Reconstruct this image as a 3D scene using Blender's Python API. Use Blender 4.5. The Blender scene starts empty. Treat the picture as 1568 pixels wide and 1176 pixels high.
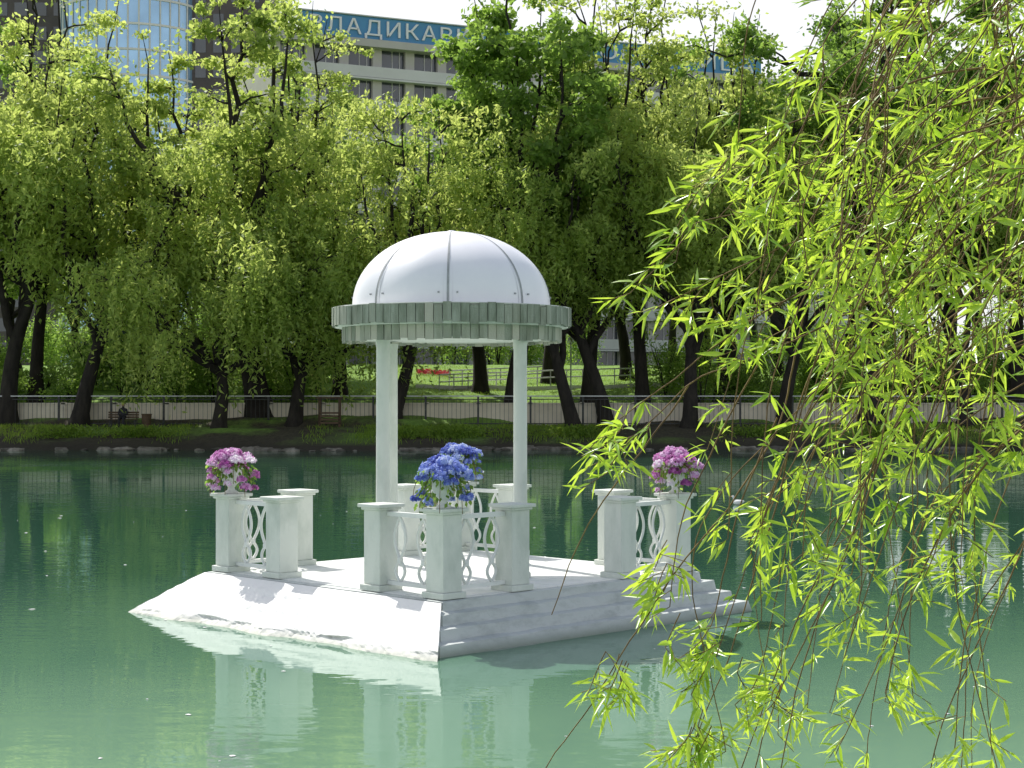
import bpy, math, numpy as np
from mathutils import Vector, Matrix
PI=math.pi
scene=bpy.context.scene
scene.view_settings.view_transform='Standard'
scene.view_settings.look='None'
scene.view_settings.exposure=0
# ------------------------------------------------------------------ helpers
class MB:
    def __init__(s): s.v=[];s.fv=[];s.fl=[];s.m=[];s.a=[];s.n=0;s.sm=[]
    def add(s,verts,faces,mat=0,attr=0.5,smooth=False):
        verts=np.asarray(verts,dtype=float).reshape(-1,3)
        s.v.append(verts)
        if np.isscalar(attr): attr=np.full(len(verts),float(attr))
        s.a.append(np.asarray(attr,float))
        if isinstance(faces,np.ndarray):
            s.fv.append((faces+s.n).ravel()); c=len(faces)
            s.fl.append(np.full(c,faces.shape[1]))
        else:
            c=len(faces)
            s.fv.append(np.array([i+s.n for f in faces for i in f],dtype=int))
            s.fl.append(np.array([len(f) for f in faces],dtype=int))
        s.m.append(np.full(c,mat)); s.sm.append(np.full(c,smooth))
        s.n+=len(verts)
    def mesh(s,name,mats):
        me=bpy.data.meshes.new(name)
        v=np.concatenate(s.v);fv=np.concatenate(s.fv);fl=np.concatenate(s.fl)
        me.vertices.add(len(v)); me.vertices.foreach_set('co',v.ravel().astype(np.float32))
        me.loops.add(len(fv)); me.loops.foreach_set('vertex_index',fv.astype(np.int32))
        me.polygons.add(len(fl))
        st=np.concatenate([[0],np.cumsum(fl)[:-1]])
        me.polygons.foreach_set('loop_start',st.astype(np.int32))
        me.polygons.foreach_set('material_index',np.concatenate(s.m).astype(np.int32))
        me.polygons.foreach_set('use_smooth',np.concatenate(s.sm))
        at=me.attributes.new('lv','FLOAT','POINT')
        at.data.foreach_set('value',np.concatenate(s.a).astype(np.float32))
        for m in mats: me.materials.append(m)
        me.update(calc_edges=True); me.validate()
        return me
    def obj(s,name,mats,parent=None,bevel=0):
        o=bpy.data.objects.new(name,s.mesh(name,mats)); scene.collection.objects.link(o)
        if parent: o.parent=parent
        if bevel:
            b=o.modifiers.new('bevel','BEVEL'); b.width=bevel; b.segments=2; b.limit_method='ANGLE'
        return o
def empty(name,loc=(0,0,0)):
    o=bpy.data.objects.new(name,None); o.location=loc; scene.collection.objects.link(o); return o
BOXF=[(0,3,2,1),(4,5,6,7),(0,1,5,4),(1,2,6,5),(2,3,7,6),(3,0,4,7)]
def box(mb,c,s,rot=0,mat=0,attr=0.5,taper=1.0):
    x,y,z=s[0]/2,s[1]/2,s[2]/2
    v=np.array([[-x,-y,-z],[x,-y,-z],[x,y,-z],[-x,y,-z],[-x*taper,-y*taper,z],[x*taper,-y*taper,z],[x*taper,y*taper,z],[-x*taper,y*taper,z]])
    cr,sr=math.cos(rot),math.sin(rot)
    w=v.copy(); w[:,0]=v[:,0]*cr-v[:,1]*sr; w[:,1]=v[:,0]*sr+v[:,1]*cr
    mb.add(w+np.array(c),BOXF,mat,attr)
def lathe(mb,prof,c=(0,0,0),n=32,mat=0,attr=.5,smooth=True):
    prof=np.array(prof,float);k=len(prof)
    a=np.arange(n)*2*PI/n
    v=np.zeros((k,n,3))
    v[:,:,0]=prof[:,0:1]*np.cos(a);v[:,:,1]=prof[:,0:1]*np.sin(a);v[:,:,2]=prof[:,1:2]
    f=[]
    for i in range(k-1):
        for j in range(n):
            j2=(j+1)%n; f.append((i*n+j,i*n+j2,(i+1)*n+j2,(i+1)*n+j))
    mb.add(v.reshape(-1,3)+np.array(c),np.array(f),mat,attr,smooth)
def tube(mb,pts,rad,k=6,mat=0,attr=.5,flat=None):
    pts=np.asarray(pts,float);n=len(pts)
    rad=np.broadcast_to(np.asarray(rad,float),(n,))
    t=np.gradient(pts,axis=0); t/=np.linalg.norm(t,axis=1)[:,None]+1e-9
    ref=np.array([0.31,0.95,0.05]) if abs(t[:,2]).mean()>.5 else np.array([0.05,0.1,1.])
    a=np.cross(t,ref);a/=np.linalg.norm(a,axis=1)[:,None]+1e-9
    b=np.cross(t,a)
    ang=np.arange(k)*2*PI/k+PI/4
    v=pts[:,None,:]+rad[:,None,None]*(a[:,None,:]*np.cos(ang)[None,:,None]+b[:,None,:]*np.sin(ang)[None,:,None])
    i=np.arange(n-1)[:,None]*k; j=np.arange(k)[None,:]; j2=(j+1)%k
    f=np.stack([i+j,i+j2,i+k+j2,i+k+j],-1).reshape(-1,4)
    mb.add(v.reshape(-1,3),f,mat,attr,True)
def bez(a,b,c,n=8):
    t=np.linspace(0,1,n)[:,None]; return (1-t)**2*a+2*t*(1-t)*b+t*t*c
def unit(v): return v/(np.linalg.norm(v,axis=-1,keepdims=True)+1e-9)
def rhombs(mb,P,D,L,W,rng,mat=1,attr=None):
    n=len(P); D=unit(D); r=unit(rng.normal(size=(n,3))); S=unit(np.cross(D,r))
    L=np.broadcast_to(L,(n,))[:,None];W=np.broadcast_to(W,(n,))[:,None]
    v=np.stack([P-D*L/2,P+S*W/2-D*L*.08,P+D*L/2,P-S*W/2-D*L*.08],1).reshape(-1,3)
    f=np.arange(4*n).reshape(n,4)
    if attr is None: attr=rng.random(n)
    mb.add(v,f,mat,np.repeat(attr,4))
# ------------------------------------------------------------------ materials
def newmat(name):
    m=bpy.data.materials.new(name); m.use_nodes=True; nt=m.node_tree; nt.nodes.clear()
    out=nt.nodes.new('ShaderNodeOutputMaterial'); return m,nt,out
def N(nt,t,**kw):
    n=nt.nodes.new(t)
    for k,v in kw.items(): setattr(n,k,v)
    return n
def ramp(nt,fac,stops):
    r=nt.nodes.new('ShaderNodeValToRGB'); e=r.color_ramp.elements
    while len(e)<len(stops): e.new(0.5)
    for i,(p,c) in enumerate(stops): e[i].position=p; e[i].color=(*c,1)
    nt.links.new(fac,r.inputs[0]); return r.outputs[0]
def paint(name,c1,c2,rough=.5,scale=3,detail=8,bump=.15,lo=.35,hi=.7,attrmix=0,c3=None,spec=.4,vert=1.0,bscale=40,wet=None):
    m,nt,out=newmat(name); L=nt.links.new
    p=N(nt,'ShaderNodeBsdfPrincipled'); p.inputs['Roughness'].default_value=rough
    p.inputs['Specular IOR Level'].default_value=spec
    tc=N(nt,'ShaderNodeTexCoord'); mp=N(nt,'ShaderNodeMapping'); mp.inputs['Scale'].default_value=(1,1,vert)
    L(tc.outputs['Object'],mp.inputs[0])
    n1=N(nt,'ShaderNodeTexNoise'); n1.inputs['Scale'].default_value=scale; n1.inputs['Detail'].default_value=detail; n1.inputs['Roughness'].default_value=.65
    L(mp.outputs[0],n1.inputs['Vector'])
    col=ramp(nt,n1.outputs[0],[(lo,c2),(hi,c1)])
    if attrmix:
        at=N(nt,'ShaderNodeAttribute',attribute_name='lv')
        mx=N(nt,'ShaderNodeMix',data_type='RGBA'); mx.blend_type='MIX'
        mm=N(nt,'ShaderNodeMath',operation='MULTIPLY'); mm.inputs[1].default_value=attrmix
        L(at.outputs['Fac'],mm.inputs[0]); L(mm.outputs[0],mx.inputs[0]); L(col,mx.inputs[6]); mx.inputs[7].default_value=(*c3,1)
        col=mx.outputs[2]
    if wet:   # damp algae band just above the water line
        sx=N(nt,'ShaderNodeSeparateXYZ'); L(tc.outputs['Object'],sx.inputs[0])
        w1=N(nt,'ShaderNodeMath',operation='MULTIPLY_ADD'); w1.inputs[1].default_value=-.12; L(n1.outputs[0],w1.inputs[0]); L(sx.outputs['Z'],w1.inputs[2])
        wr=N(nt,'ShaderNodeMapRange'); wr.inputs['From Min'].default_value=-.06; wr.inputs['From Max'].default_value=.05; wr.inputs['To Min'].default_value=.8; wr.inputs['To Max'].default_value=0; L(w1.outputs[0],wr.inputs[0])
        mx=N(nt,'ShaderNodeMix',data_type='RGBA'); L(wr.outputs[0],mx.inputs[0]); L(col,mx.inputs[6]); mx.inputs[7].default_value=(*wet,1); col=mx.outputs[2]
    L(col,p.inputs['Base Color'])
    n2=N(nt,'ShaderNodeTexNoise'); n2.inputs['Scale'].default_value=bscale; n2.inputs['Detail'].default_value=5
    L(tc.outputs['Object'],n2.inputs['Vector'])
    b=N(nt,'ShaderNodeBump'); b.inputs['Strength'].default_value=bump; b.inputs['Distance'].default_value=.02
    L(n2.outputs[0],b.inputs['Height']); L(b.outputs[0],p.inputs['Normal'])
    L(p.outputs[0],out.inputs[0]); return m
def leafmat(name,dark,light,tdark,tlight,tf=.45,rough=.5,spec=.3,nscale=.35,orand=.3):
    m,nt,out=newmat(name); L=nt.links.new
    at=N(nt,'ShaderNodeAttribute',attribute_name='lv')
    tc=N(nt,'ShaderNodeTexCoord'); oi=N(nt,'ShaderNodeObjectInfo')
    n1=N(nt,'ShaderNodeTexNoise'); n1.inputs['Scale'].default_value=nscale; n1.inputs['Detail'].default_value=3
    L(tc.outputs['Object'],n1.inputs['Vector'])
    a=N(nt,'ShaderNodeMath',operation='MULTIPLY'); a.inputs[1].default_value=.5; L(at.outputs['Fac'],a.inputs[0])
    a2=N(nt,'ShaderNodeMath',operation='ADD'); L(a.outputs[0],a2.inputs[0]); L(n1.outputs[0],a2.inputs[1])
    a3=N(nt,'ShaderNodeMath',operation='MULTIPLY_ADD'); a3.inputs[1].default_value=orand; L(oi.outputs['Random'],a3.inputs[0]); L(a2.outputs[0],a3.inputs[2])
    c1=ramp(nt,a3.outputs[0],[(.45,dark),(1.0,light)])
    c2=ramp(nt,a3.outputs[0],[(.45,tdark),(1.0,tlight)])
    p=N(nt,'ShaderNodeBsdfPrincipled'); p.inputs['Roughness'].default_value=rough; p.inputs['Specular IOR Level'].default_value=spec
    t=N(nt,'ShaderNodeBsdfTranslucent'); mx=N(nt,'ShaderNodeMixShader'); mx.inputs[0].default_value=tf
    L(c1,p.inputs['Base Color']);L(c2,t.inputs['Color']);L(p.outputs[0],mx.inputs[1]);L(t.outputs[0],mx.inputs[2]);L(mx.outputs[0],out.inputs[0])
    return m
M_white=paint('white_paint',(.78,.79,.76),(.64,.67,.63),rough=.55,scale=2.2,bump=.12,lo=.3,hi=.55,bscale=25)
M_post=paint('post_paint',(.66,.69,.63),(.48,.53,.47),rough=.6,scale=2.6,bump=.15,lo=.28,hi=.55,bscale=30,vert=.5)
M_conc=paint('painted_concrete',(.85,.84,.82),(.66,.67,.64),rough=.75,scale=1.6,bump=.45,lo=.26,hi=.44,bscale=14,wet=(.40,.42,.34))
M_step_shaded=paint('step_concrete_shaded',(.54,.57,.55),(.37,.40,.38),rough=.75,scale=2.2,bump=.5,lo=.28,hi=.52,bscale=14,vert=2.5,wet=(.20,.24,.18))  # darker copy of the painted concrete: shade on the steps put into the colour
M_dome=paint('dome_fibreglass',(.87,.87,.90),(.83,.83,.87),rough=.35,scale=1.5,bump=.02,lo=.35,hi=.6,spec=.5)
M_seam=paint('dome_seam',(.40,.42,.43),(.28,.30,.30),rough=.7,scale=8)
M_plank=paint('weathered_planks',(.37,.41,.34),(.14,.17,.12),rough=.85,scale=7,bump=.5,vert=.2,lo=.35,hi=.7,attrmix=.75,c3=(.55,.54,.45),bscale=60)
M_bark=paint('bark',(.04,.034,.027),(.013,.011,.009),rough=.95,scale=4,bump=1,vert=.3,bscale=12)
M_twig=paint('twig_bark',(.24,.16,.05),(.10,.06,.025),rough=.8,scale=6)
M_wleaf=leafmat('willow_foliage',(.07,.13,.020),(.26,.36,.085),(.24,.40,.035),(.74,.84,.22),tf=.56)
M_bleaf=leafmat('broadleaf_foliage',(.035,.085,.018),(.14,.22,.045),(.09,.24,.03),(.44,.66,.11),tf=.5)
M_fleaf=leafmat('near_willow_leaf',(.09,.19,.014),(.24,.36,.05),(.26,.50,.015),(.66,.84,.08),tf=.53,rough=.30,spec=.8,nscale=3)
M_sleaf=leafmat('spruce_needles',(.03,.06,.05),(.08,.13,.12),(.03,.06,.04),(.06,.10,.08),tf=.2)
M_grass=leafmat('grass_blades',(.06,.13,.018),(.19,.29,.045),(.15,.31,.025),(.45,.62,.08),tf=.5)
M_iron=paint('iron',(.06,.065,.06),(.03,.03,.03),rough=.6,scale=5)
M_rail=paint('grey_rail',(.6,.62,.6),(.4,.41,.4),rough=.5,scale=5)
M_wall=paint('beige_wall',(.82,.75,.62),(.68,.62,.50),rough=.85,scale=.8,bump=.3,bscale=6)
M_stone=paint('stone',(.42,.38,.32),(.10,.09,.07),rough=.85,scale=2,bump=.8,attrmix=.85,c3=(.05,.045,.035),bscale=10)
M_facade=paint('hotel_facade',(.56,.53,.49),(.46,.44,.40),rough=.8,scale=.15,bump=.1)
M_fwhite=paint('hotel_white',(.70,.69,.67),(.6,.59,.57),rough=.7,scale=.2,bump=.05)
M_dark=paint('dark_cladding',(.10,.08,.075),(.06,.05,.05),rough=.5,scale=.3)
M_blue=paint('sign_blue',(.09,.30,.54),(.08,.26,.47),rough=.5,scale=.3)
M_letter=paint('sign_white',(.85,.85,.85),(.75,.75,.75),rough=.5,scale=1)
M_wood=paint('bench_wood',(.12,.07,.04),(.06,.04,.02),rough=.7,scale=4)
M_cloth=paint('dark_cloth',(.03,.03,.045),(.02,.02,.02),rough=.9,scale=6)
M_skin=paint('skin',(.5,.3,.2),(.42,.25,.17),rough=.6,scale=8,bump=.02)
M_feather=paint('white_feather',(.75,.75,.73),(.6,.6,.6),rough=.8,scale=9)
M_beak=paint('orange_beak',(.6,.25,.03),(.5,.2,.03),rough=.5,scale=9)
def glass(name,c,rough=.12,metal=.0,spec=.8):
    m,nt,out=newmat(name); p=N(nt,'ShaderNodeBsdfPrincipled')
    tc=N(nt,'ShaderNodeTexCoord'); n1=N(nt,'ShaderNodeTexNoise'); n1.inputs['Scale'].default_value=.25
    nt.links.new(tc.outputs['Object'],n1.inputs['Vector'])
    col=ramp(nt,n1.outputs[0],[(.3,tuple(x*.7 for x in c)),(.7,c)])
    nt.links.new(col,p.inputs['Base Color']); p.inputs['Roughness'].default_value=rough; p.inputs['Metallic'].default_value=metal
    p.inputs['Specular IOR Level'].default_value=spec
    nt.links.new(p.outputs[0],out.inputs[0]); return m
M_win=glass('window_glass',(.07,.08,.10))
M_bglass=glass('blue_glass',(.34,.54,.76),rough=.15,metal=.6)
def petal(name,stops):
    m,nt,out=newmat(name); L=nt.links.new
    at=N(nt,'ShaderNodeAttribute',attribute_name='lv'); col=ramp(nt,at.outputs['Fac'],stops)
    p=N(nt,'ShaderNodeBsdfPrincipled'); p.inputs['Roughness'].default_value=.7; L(col,p.inputs['Base Color'])
    t=N(nt,'ShaderNodeBsdfTranslucent'); L(col,t.inputs['Color']); mx=N(nt,'ShaderNodeMixShader'); mx.inputs[0].default_value=.4
    L(p.outputs[0],mx.inputs[1]);L(t.outputs[0],mx.inputs[2]);L(mx.outputs[0],out.inputs[0]); return m
M_pink=petal('pink_petals',[(0,(.36,.07,.32)),(.35,(.68,.27,.60)),(.7,(.82,.60,.82)),(1,(.9,.86,.90))])
M_blue_f=petal('blue_petals',[(0,(.08,.11,.45)),(.35,(.22,.30,.76)),(.7,(.46,.56,.90)),(1,(.78,.84,.95))])
def ground_mat():
    m,nt,out=newmat('ground_grass'); L=nt.links.new
    p=N(nt,'ShaderNodeBsdfPrincipled'); p.inputs['Roughness'].default_value=.95
    tc=N(nt,'ShaderNodeTexCoord')
    n1=N(nt,'ShaderNodeTexNoise'); n1.inputs['Scale'].default_value=.25; n1.inputs['Detail'].default_value=8
    n2=N(nt,'ShaderNodeTexNoise'); n2.inputs['Scale'].default_value=6; n2.inputs['Detail'].default_value=6
    L(tc.outputs['Object'],n1.inputs['Vector']);L(tc.outputs['Object'],n2.inputs['Vector'])
    g=ramp(nt,n2.outputs[0],[(.3,(.11,.21,.03)),(.7,(.22,.36,.06))])
    d=ramp(nt,n2.outputs[0],[(.3,(.035,.03,.018)),(.7,(.09,.075,.045))])
    sx=N(nt,'ShaderNodeSeparateXYZ'); L(tc.outputs['Object'],sx.inputs[0])
    zz=N(nt,'ShaderNodeMapRange'); zz.inputs['From Min'].default_value=1.3; zz.inputs['From Max'].default_value=1.9; zz.inputs['To Min'].default_value=-.08; zz.inputs['To Max'].default_value=.12; L(sx.outputs['Z'],zz.inputs[0])  # more bare earth low on the bank, its dark colour also painting in tree shade
    ad=N(nt,'ShaderNodeMath',operation='ADD'); L(n1.outputs[0],ad.inputs[0]); L(zz.outputs[0],ad.inputs[1])
    mk=ramp(nt,ad.outputs[0],[(.40,(1,1,1)),(.52,(0,0,0))])
    mx=N(nt,'ShaderNodeMix',data_type='RGBA'); L(mk,mx.inputs[0]);L(g,mx.inputs[6]);L(d,mx.inputs[7])
    mr=N(nt,'ShaderNodeMapRange'); mr.inputs['From Min'].default_value=.25; mr.inputs['From Max'].default_value=.8; L(sx.outputs['Z'],mr.inputs[0])
    m2=N(nt,'ShaderNodeMix',data_type='RGBA'); L(mr.outputs[0],m2.inputs[0]); m2.inputs[6].default_value=(.035,.03,.02,1); L(mx.outputs[2],m2.inputs[7])
    L(m2.outputs[2],p.inputs['Base Color'])
    b=N(nt,'ShaderNodeBump'); b.inputs['Strength'].default_value=.6; b.inputs['Distance'].default_value=.1; L(n2.outputs[0],b.inputs['Height']);L(b.outputs[0],p.inputs['Normal'])
    L(p.outputs[0],out.inputs[0]); return m
def water_mat():
    m,nt,out=newmat('pond_water'); L=nt.links.new
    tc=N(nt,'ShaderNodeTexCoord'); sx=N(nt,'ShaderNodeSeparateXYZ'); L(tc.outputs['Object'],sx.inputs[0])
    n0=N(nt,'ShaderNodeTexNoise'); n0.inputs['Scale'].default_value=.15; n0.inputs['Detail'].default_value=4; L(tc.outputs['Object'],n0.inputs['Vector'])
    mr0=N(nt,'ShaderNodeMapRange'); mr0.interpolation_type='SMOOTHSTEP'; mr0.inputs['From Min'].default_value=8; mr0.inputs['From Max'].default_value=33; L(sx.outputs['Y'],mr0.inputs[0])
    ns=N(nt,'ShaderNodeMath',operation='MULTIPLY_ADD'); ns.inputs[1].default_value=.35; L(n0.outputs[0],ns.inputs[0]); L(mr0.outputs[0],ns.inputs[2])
    col=ramp(nt,ns.outputs[0],[(.15,(.18,.31,.21)),(.5,(.095,.20,.13)),(1.0,(.035,.10,.063))])  # milky near, dark far: murk plus a Fresnel reflection gradient painted into the colour
    df=N(nt,'ShaderNodeBsdfDiffuse'); L(col,df.inputs['Color'])
    mp=N(nt,'ShaderNodeMapping'); mp.inputs['Scale'].default_value=(.5,1.2,1); L(tc.outputs['Object'],mp.inputs[0])
    a=N(nt,'ShaderNodeTexNoise'); a.inputs['Scale'].default_value=3.4; a.inputs['Detail'].default_value=2.5; a.inputs['Roughness'].default_value=.45; L(mp.outputs[0],a.inputs['Vector'])
    b_=N(nt,'ShaderNodeTexNoise'); b_.inputs['Scale'].default_value=.7; b_.inputs['Detail'].default_value=2; L(mp.outputs[0],b_.inputs['Vector'])
    ad=N(nt,'ShaderNodeMath',operation='MULTIPLY_ADD'); ad.inputs[1].default_value=1.4; L(b_.outputs[0],ad.inputs[0]); L(a.outputs[0],ad.inputs[2])
    n3=N(nt,'ShaderNodeTexNoise'); n3.inputs['Scale'].default_value=.13; L(tc.outputs['Object'],n3.inputs['Vector'])
    mr=N(nt,'ShaderNodeMapRange'); mr.inputs['From Min'].default_value=.38; mr.inputs['From Max'].default_value=.65; mr.inputs['To Min'].default_value=.03; mr.inputs['To Max'].default_value=.15; L(n3.outputs[0],mr.inputs[0])
    bp=N(nt,'ShaderNodeBump'); bp.inputs['Distance'].default_value=.05; L(mr.outputs[0],bp.inputs['Strength']); L(ad.outputs[0],bp.inputs['Height'])
    gl=N(nt,'ShaderNodeBsdfGlossy'); gl.inputs['Roughness'].default_value=.012; gl.inputs['Color'].default_value=(.93,1,.96,1); L(bp.outputs[0],gl.inputs['Normal'])
    fr=N(nt,'ShaderNodeFresnel'); fr.inputs['IOR'].default_value=1.5; 
    mx=N(nt,'ShaderNodeMixShader'); L(fr.outputs[0],mx.inputs[0]); L(df.outputs[0],mx.inputs[1]); L(gl.outputs[0],mx.inputs[2]); L(mx.outputs[0],out.inputs[0]); return m
# ------------------------------------------------------------------ terrain
def sh(x): return 86+1.1*np.sin(x*.13)+.7*np.sin(x*.31+1)+.25*np.sin(x*1.3)
def near(x): return 1.0+3.5/(1+np.exp(-(x-3.0)*3))
def ground_h(x,y):
    x=np.asarray(x,float);y=np.asarray(y,float)
    t=y-sh(x)
    far=np.interp(t,[-3,-.2,.15,1,4,5.5,6,9,14,34,60,2000],[-1.5,-.4,.25,.6,1.1,1.15,1.5,1.9,3.0,5.2,5.4,5.4])
    tn=near(x)-y
    nr=np.interp(tn,[-2.5,-.1,.2,1.5,2000],[-1.5,-.4,.3,.95,1.0])
    ts=np.abs(x)-170
    sd=np.interp(ts,[-4,0,1,6,2000],[-1.5,-.2,.6,1.2,1.5])
    return np.maximum(np.maximum(far,nr),sd)
xs=np.concatenate([[-3000,-1200,-500,-250],np.arange(-180,-60,6),np.arange(-60,60,1.0),np.arange(60,181,6),[250,500,1200,3000]])
xs=np.unique(np.concatenate([xs,np.arange(0,8,.4)]))
ys=np.concatenate([[-3000,-800,-200,-60,-20,-8],np.arange(-4,8,.4),np.arange(8,80,6),np.arange(80,100,.4),np.arange(100,130,2),[140,160,200,300,600,1500,3500]])
X,Y=np.meshgrid(xs,ys); Z=ground_h(X,Y)
rg=np.random.default_rng(5)
Z=Z+np.where((Z>.5)&(Z<5.0),rg.normal(size=Z.shape)*.04,0)
nx,ny=len(xs),len(ys); ii=np.arange((ny-1)*(nx-1)); r=ii//(nx-1);c=ii%(nx-1); b0=r*nx+c
mb=MB(); mb.add(np.stack([X,Y,Z],-1).reshape(-1,3),np.stack([b0,b0+1,b0+nx+1,b0+nx],-1),0,.5,True)
mb.obj('ground',[ground_mat()])
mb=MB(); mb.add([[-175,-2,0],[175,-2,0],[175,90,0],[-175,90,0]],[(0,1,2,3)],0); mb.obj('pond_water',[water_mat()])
# ------------------------------------------------------------------ platform
CX,CY,HP=-.757,21.05,.51
def ringpts(R,z): return [[CX,CY-R,z],[CX+R,CY,z],[CX,CY+R,z],[CX-R,CY,z]]
isl=empty('stone_platform')
mb=MB()
prof=[(3.12,.512),(3.17,.505),(3.19,.405),(3.36,.39),(3.39,.275),(3.57,.26),(3.61,.14),(3.80,.125),(3.84,.0),(4.03,-.02),(4.05,-.6)]
v=[];f=[]
n=24
rg=np.random.default_rng(3)
for k,(R,z) in enumerate(prof):
    cs=np.array(ringpts(R,z))
    for s in range(4):
        a,b=cs[s],cs[(s+1)%4]
        for i in range(n):
            q=a+(b-a)*i/n; j=rg.normal(size=3)*.005; 
            if k<2: j*=.3
            v.append(q+j)
m_=4*n
for k in range(len(prof)-1):
    for i in range(m_):
        f.append((k*m_+i,(k+1)*m_+i,(k+1)*m_+(i+1)%m_,k*m_+(i+1)%m_))
f.append(tuple(range(m_)))
mb.add(v,f,0)
mb.obj('stepped_base',[M_step_shaded],isl)
def apron(A0,B0,A1,B1,name,seed):
    rg=np.random.default_rng(seed); nu,nv=110,21; v=[]
    ph=rg.random(6)*6
    for j in range(nv+1):
        t=j/nv
        for i in range(nu+1):
            u=i/nu
            p=(A0*(1-u)+B0*u)*(1-t)+(A1*(1-u)+B1*u)*t
            led=(math.floor(t*3.5)+min(1,((t*3.5)%1)*1.9))/3.5-t
            out=unit((A1-A0)*(1-u)+(B1-B0)*u)
            nse=.014*math.sin(u*23+ph[0]+t*4)+.010*math.sin(u*57+ph[1]-t*7)+rg.normal()*.005
            k=.55*(.65+.35*math.sin(u*9+ph[4]))
            p=p+out*(led*k)*np.array([1,1,.4])+np.array([0,0,nse*.5*min(1,t*3)])
            if t>.8: p=p+out*np.array([1,1,0])*(.05*math.sin(u*17+ph[2])+.03*math.sin(u*41+ph[3])+rg.normal()*.012)
            v.append(p)
    f=[]
    w=nu+1
    for j in range(nv):
        for i in range(nu): f.append((j*w+i,j*w+i+1,(j+1)*w+i+1,(j+1)*w+i))
    base=len(v)
    for i in range(nu+1): v.append(v[nv*w+i]*np.array([1,1,0])+np.array([0,0,-.5]))
    for i in range(nu): f.append((nv*w+i,nv*w+i+1,base+i+1,base+i))
    c0=len(v); v.append(B0*np.array([1,1,0])+np.array([0,0,-.5])); 
    f.append(tuple([j*w+nu for j in range(nv+1)]+[base+nu,c0]))
    mb=MB(); mb.add(v,f[:],0,.5,False); return mb.obj(name,[M_conc],isl)
apron(np.array([CX-3.2,CY,.50]),np.array([CX-.015,CY-3.2,.50]),np.array([CX-4.22,CY-.1,-.03]),np.array([CX-.02,CY-4.12,-.03]),'worn_apron',4)
apron(np.array([CX,CY+3.2,.50]),np.array([CX-3.2,CY+.01,.50]),np.array([CX,CY+4.15,-.03]),np.array([CX-4.2,CY+.02,-.03]),'worn_apron_back',8)
mb=MB()
for i in range(7):
    for j in range(7):
        s=4.3/7; px=(i-3)*s;py=(j-3)*s; c=math.cos(PI/4)
        box(mb,(CX+(px-py)*c,CY+(px+py)*c,.516),(s-.012,s-.012,.012),PI/4,0)
mb.obj('floor_tiles',[M_white],isl)
# ------------------------------------------------------------------ balustrades
def post(mb,x,y,h=1.0,wd=.285):
    r=PI/4; z=HP+.01
    box(mb,(x,y,z+.035),(wd+.07,wd+.07,.07),r)
    box(mb,(x,y,z+.07+(h-.14)/2),(wd,wd,h-.14),r)
    box(mb,(x,y,z+h-.055),(wd+.05,wd+.05,.03),r)
    box(mb,(x,y,z+h-.02),(wd+.11,wd+.11,.04),r)
def panel(mb,ax,ay,bx,by):
    a=np.array([ax,ay]);b=np.array([bx,by]); d=b-a; L=np.linalg.norm(d); d/=L; rot=math.atan2(d[1],d[0])
    mid=(a+b)/2; ln=L-.29
    zb=HP+.11; zt=HP+.90
    box(mb,(mid[0],mid[1],zb),(ln,.06,.045),rot); box(mb,(mid[0],mid[1],zt),(ln,.07,.05),rot)
    nrm=np.array([-d[1],d[0]])
    h=zt-zb-.04
    for off in (-.2,.2):
        for sg in (1,-1):
            t=np.linspace(0,1,34)
            x=np.where(t<.32,.075*np.sin(t/.32*PI),-.105*np.sin((t-.32)/.68*PI))*sg
            pts=np.stack([mid[0]+d[0]*(off*ln/.78+x),mid[1]+d[1]*(off*ln/.78+x),zb+.02+t*h],1)
            pts[:,:2]+=nrm*.006*sg
            tube(mb,pts,.02,4)
        q=mid+d*(off*ln/.78); box(mb,(q[0],q[1],zb+.02+.32*h),(.06,.042,.06),rot)
RP=2.86; AL=.76
corners={'n':(0,-1),'e':(1,0),'f':(0,1),'w':(-1,0)}
pots=[]
for k,(ux,uy) in corners.items():
    e=empty('corner_balustrade')
    cx,cy=CX+ux*RP,CY+uy*RP; mb=MB(); post(mb,cx,cy)
    arms=[]
    for s in (1,-1):
        dx=-ux*AL+ (s*AL if ux==0 else 0); dy=-uy*AL+(s*AL if uy==0 else 0)
        arms.append((cx+dx,cy+dy)); post(mb,cx+dx,cy+dy)
    mb.obj('posts',[M_post],e,bevel=.008)
    mp=MB()
    for (x,y) in arms: panel(mp,cx,cy,x,y)
    mp.obj('fretwork_panels',[M_white],e)
    pots.append((cx,cy,k))
# ------------------------------------------------------------------ gazebo
gz=empty('domed_gazebo')
mb=MB()
for x,y in ((-.85,-.85),(.85,-.85),(-.87,.85),(.85,.85)):
    lathe(mb,[(.13,HP),(.13,HP+.07),(.10,HP+.10),(.088,HP+.14),(.084,2.0),(.082,3.40),(.09,3.41),(.09,3.47)],(CX+.01+x,CY+y,0),28)
mb.obj('columns',[M_post],gz)
RX,RY=CX-.02,CY
rg=np.random.default_rng(11)
mb=MB()
def planks(R,z0,z1,n,th,a0):
    for i in range(n):
        a=2*PI*i/n; w=2*PI*R/n*(1-.04-.06*rg.random()); dz=rg.normal()*.008; dr=rg.normal()*.004
        box(mb,(RX+(R+dr)*math.cos(a),RY+(R+dr)*math.sin(a),(z0+z1)/2+dz),(th,w,z1-z0),a+rg.normal()*.01,0,np.clip(a0+rg.normal()*.32,0,1))
planks(1.52,3.655,3.885,88,.035,.10)
planks(1.39,3.455,3.665,80,.035,.45)
mb.obj('plank_fascia',[M_plank],gz)
mb=MB()
lathe(mb,[(1.37,3.49),(1.37,3.64),(1.50,3.645),(1.50,3.875),(1.525,3.88),(1.525,3.895),(1.25,3.915)],(RX,RY,0),64,0)
lathe(mb,[(1.37,3.50),(.0,3.52)],(RX,RY,0),64,0)
mb.obj('ring_beam',[M_post],gz)
mb=MB()
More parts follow.
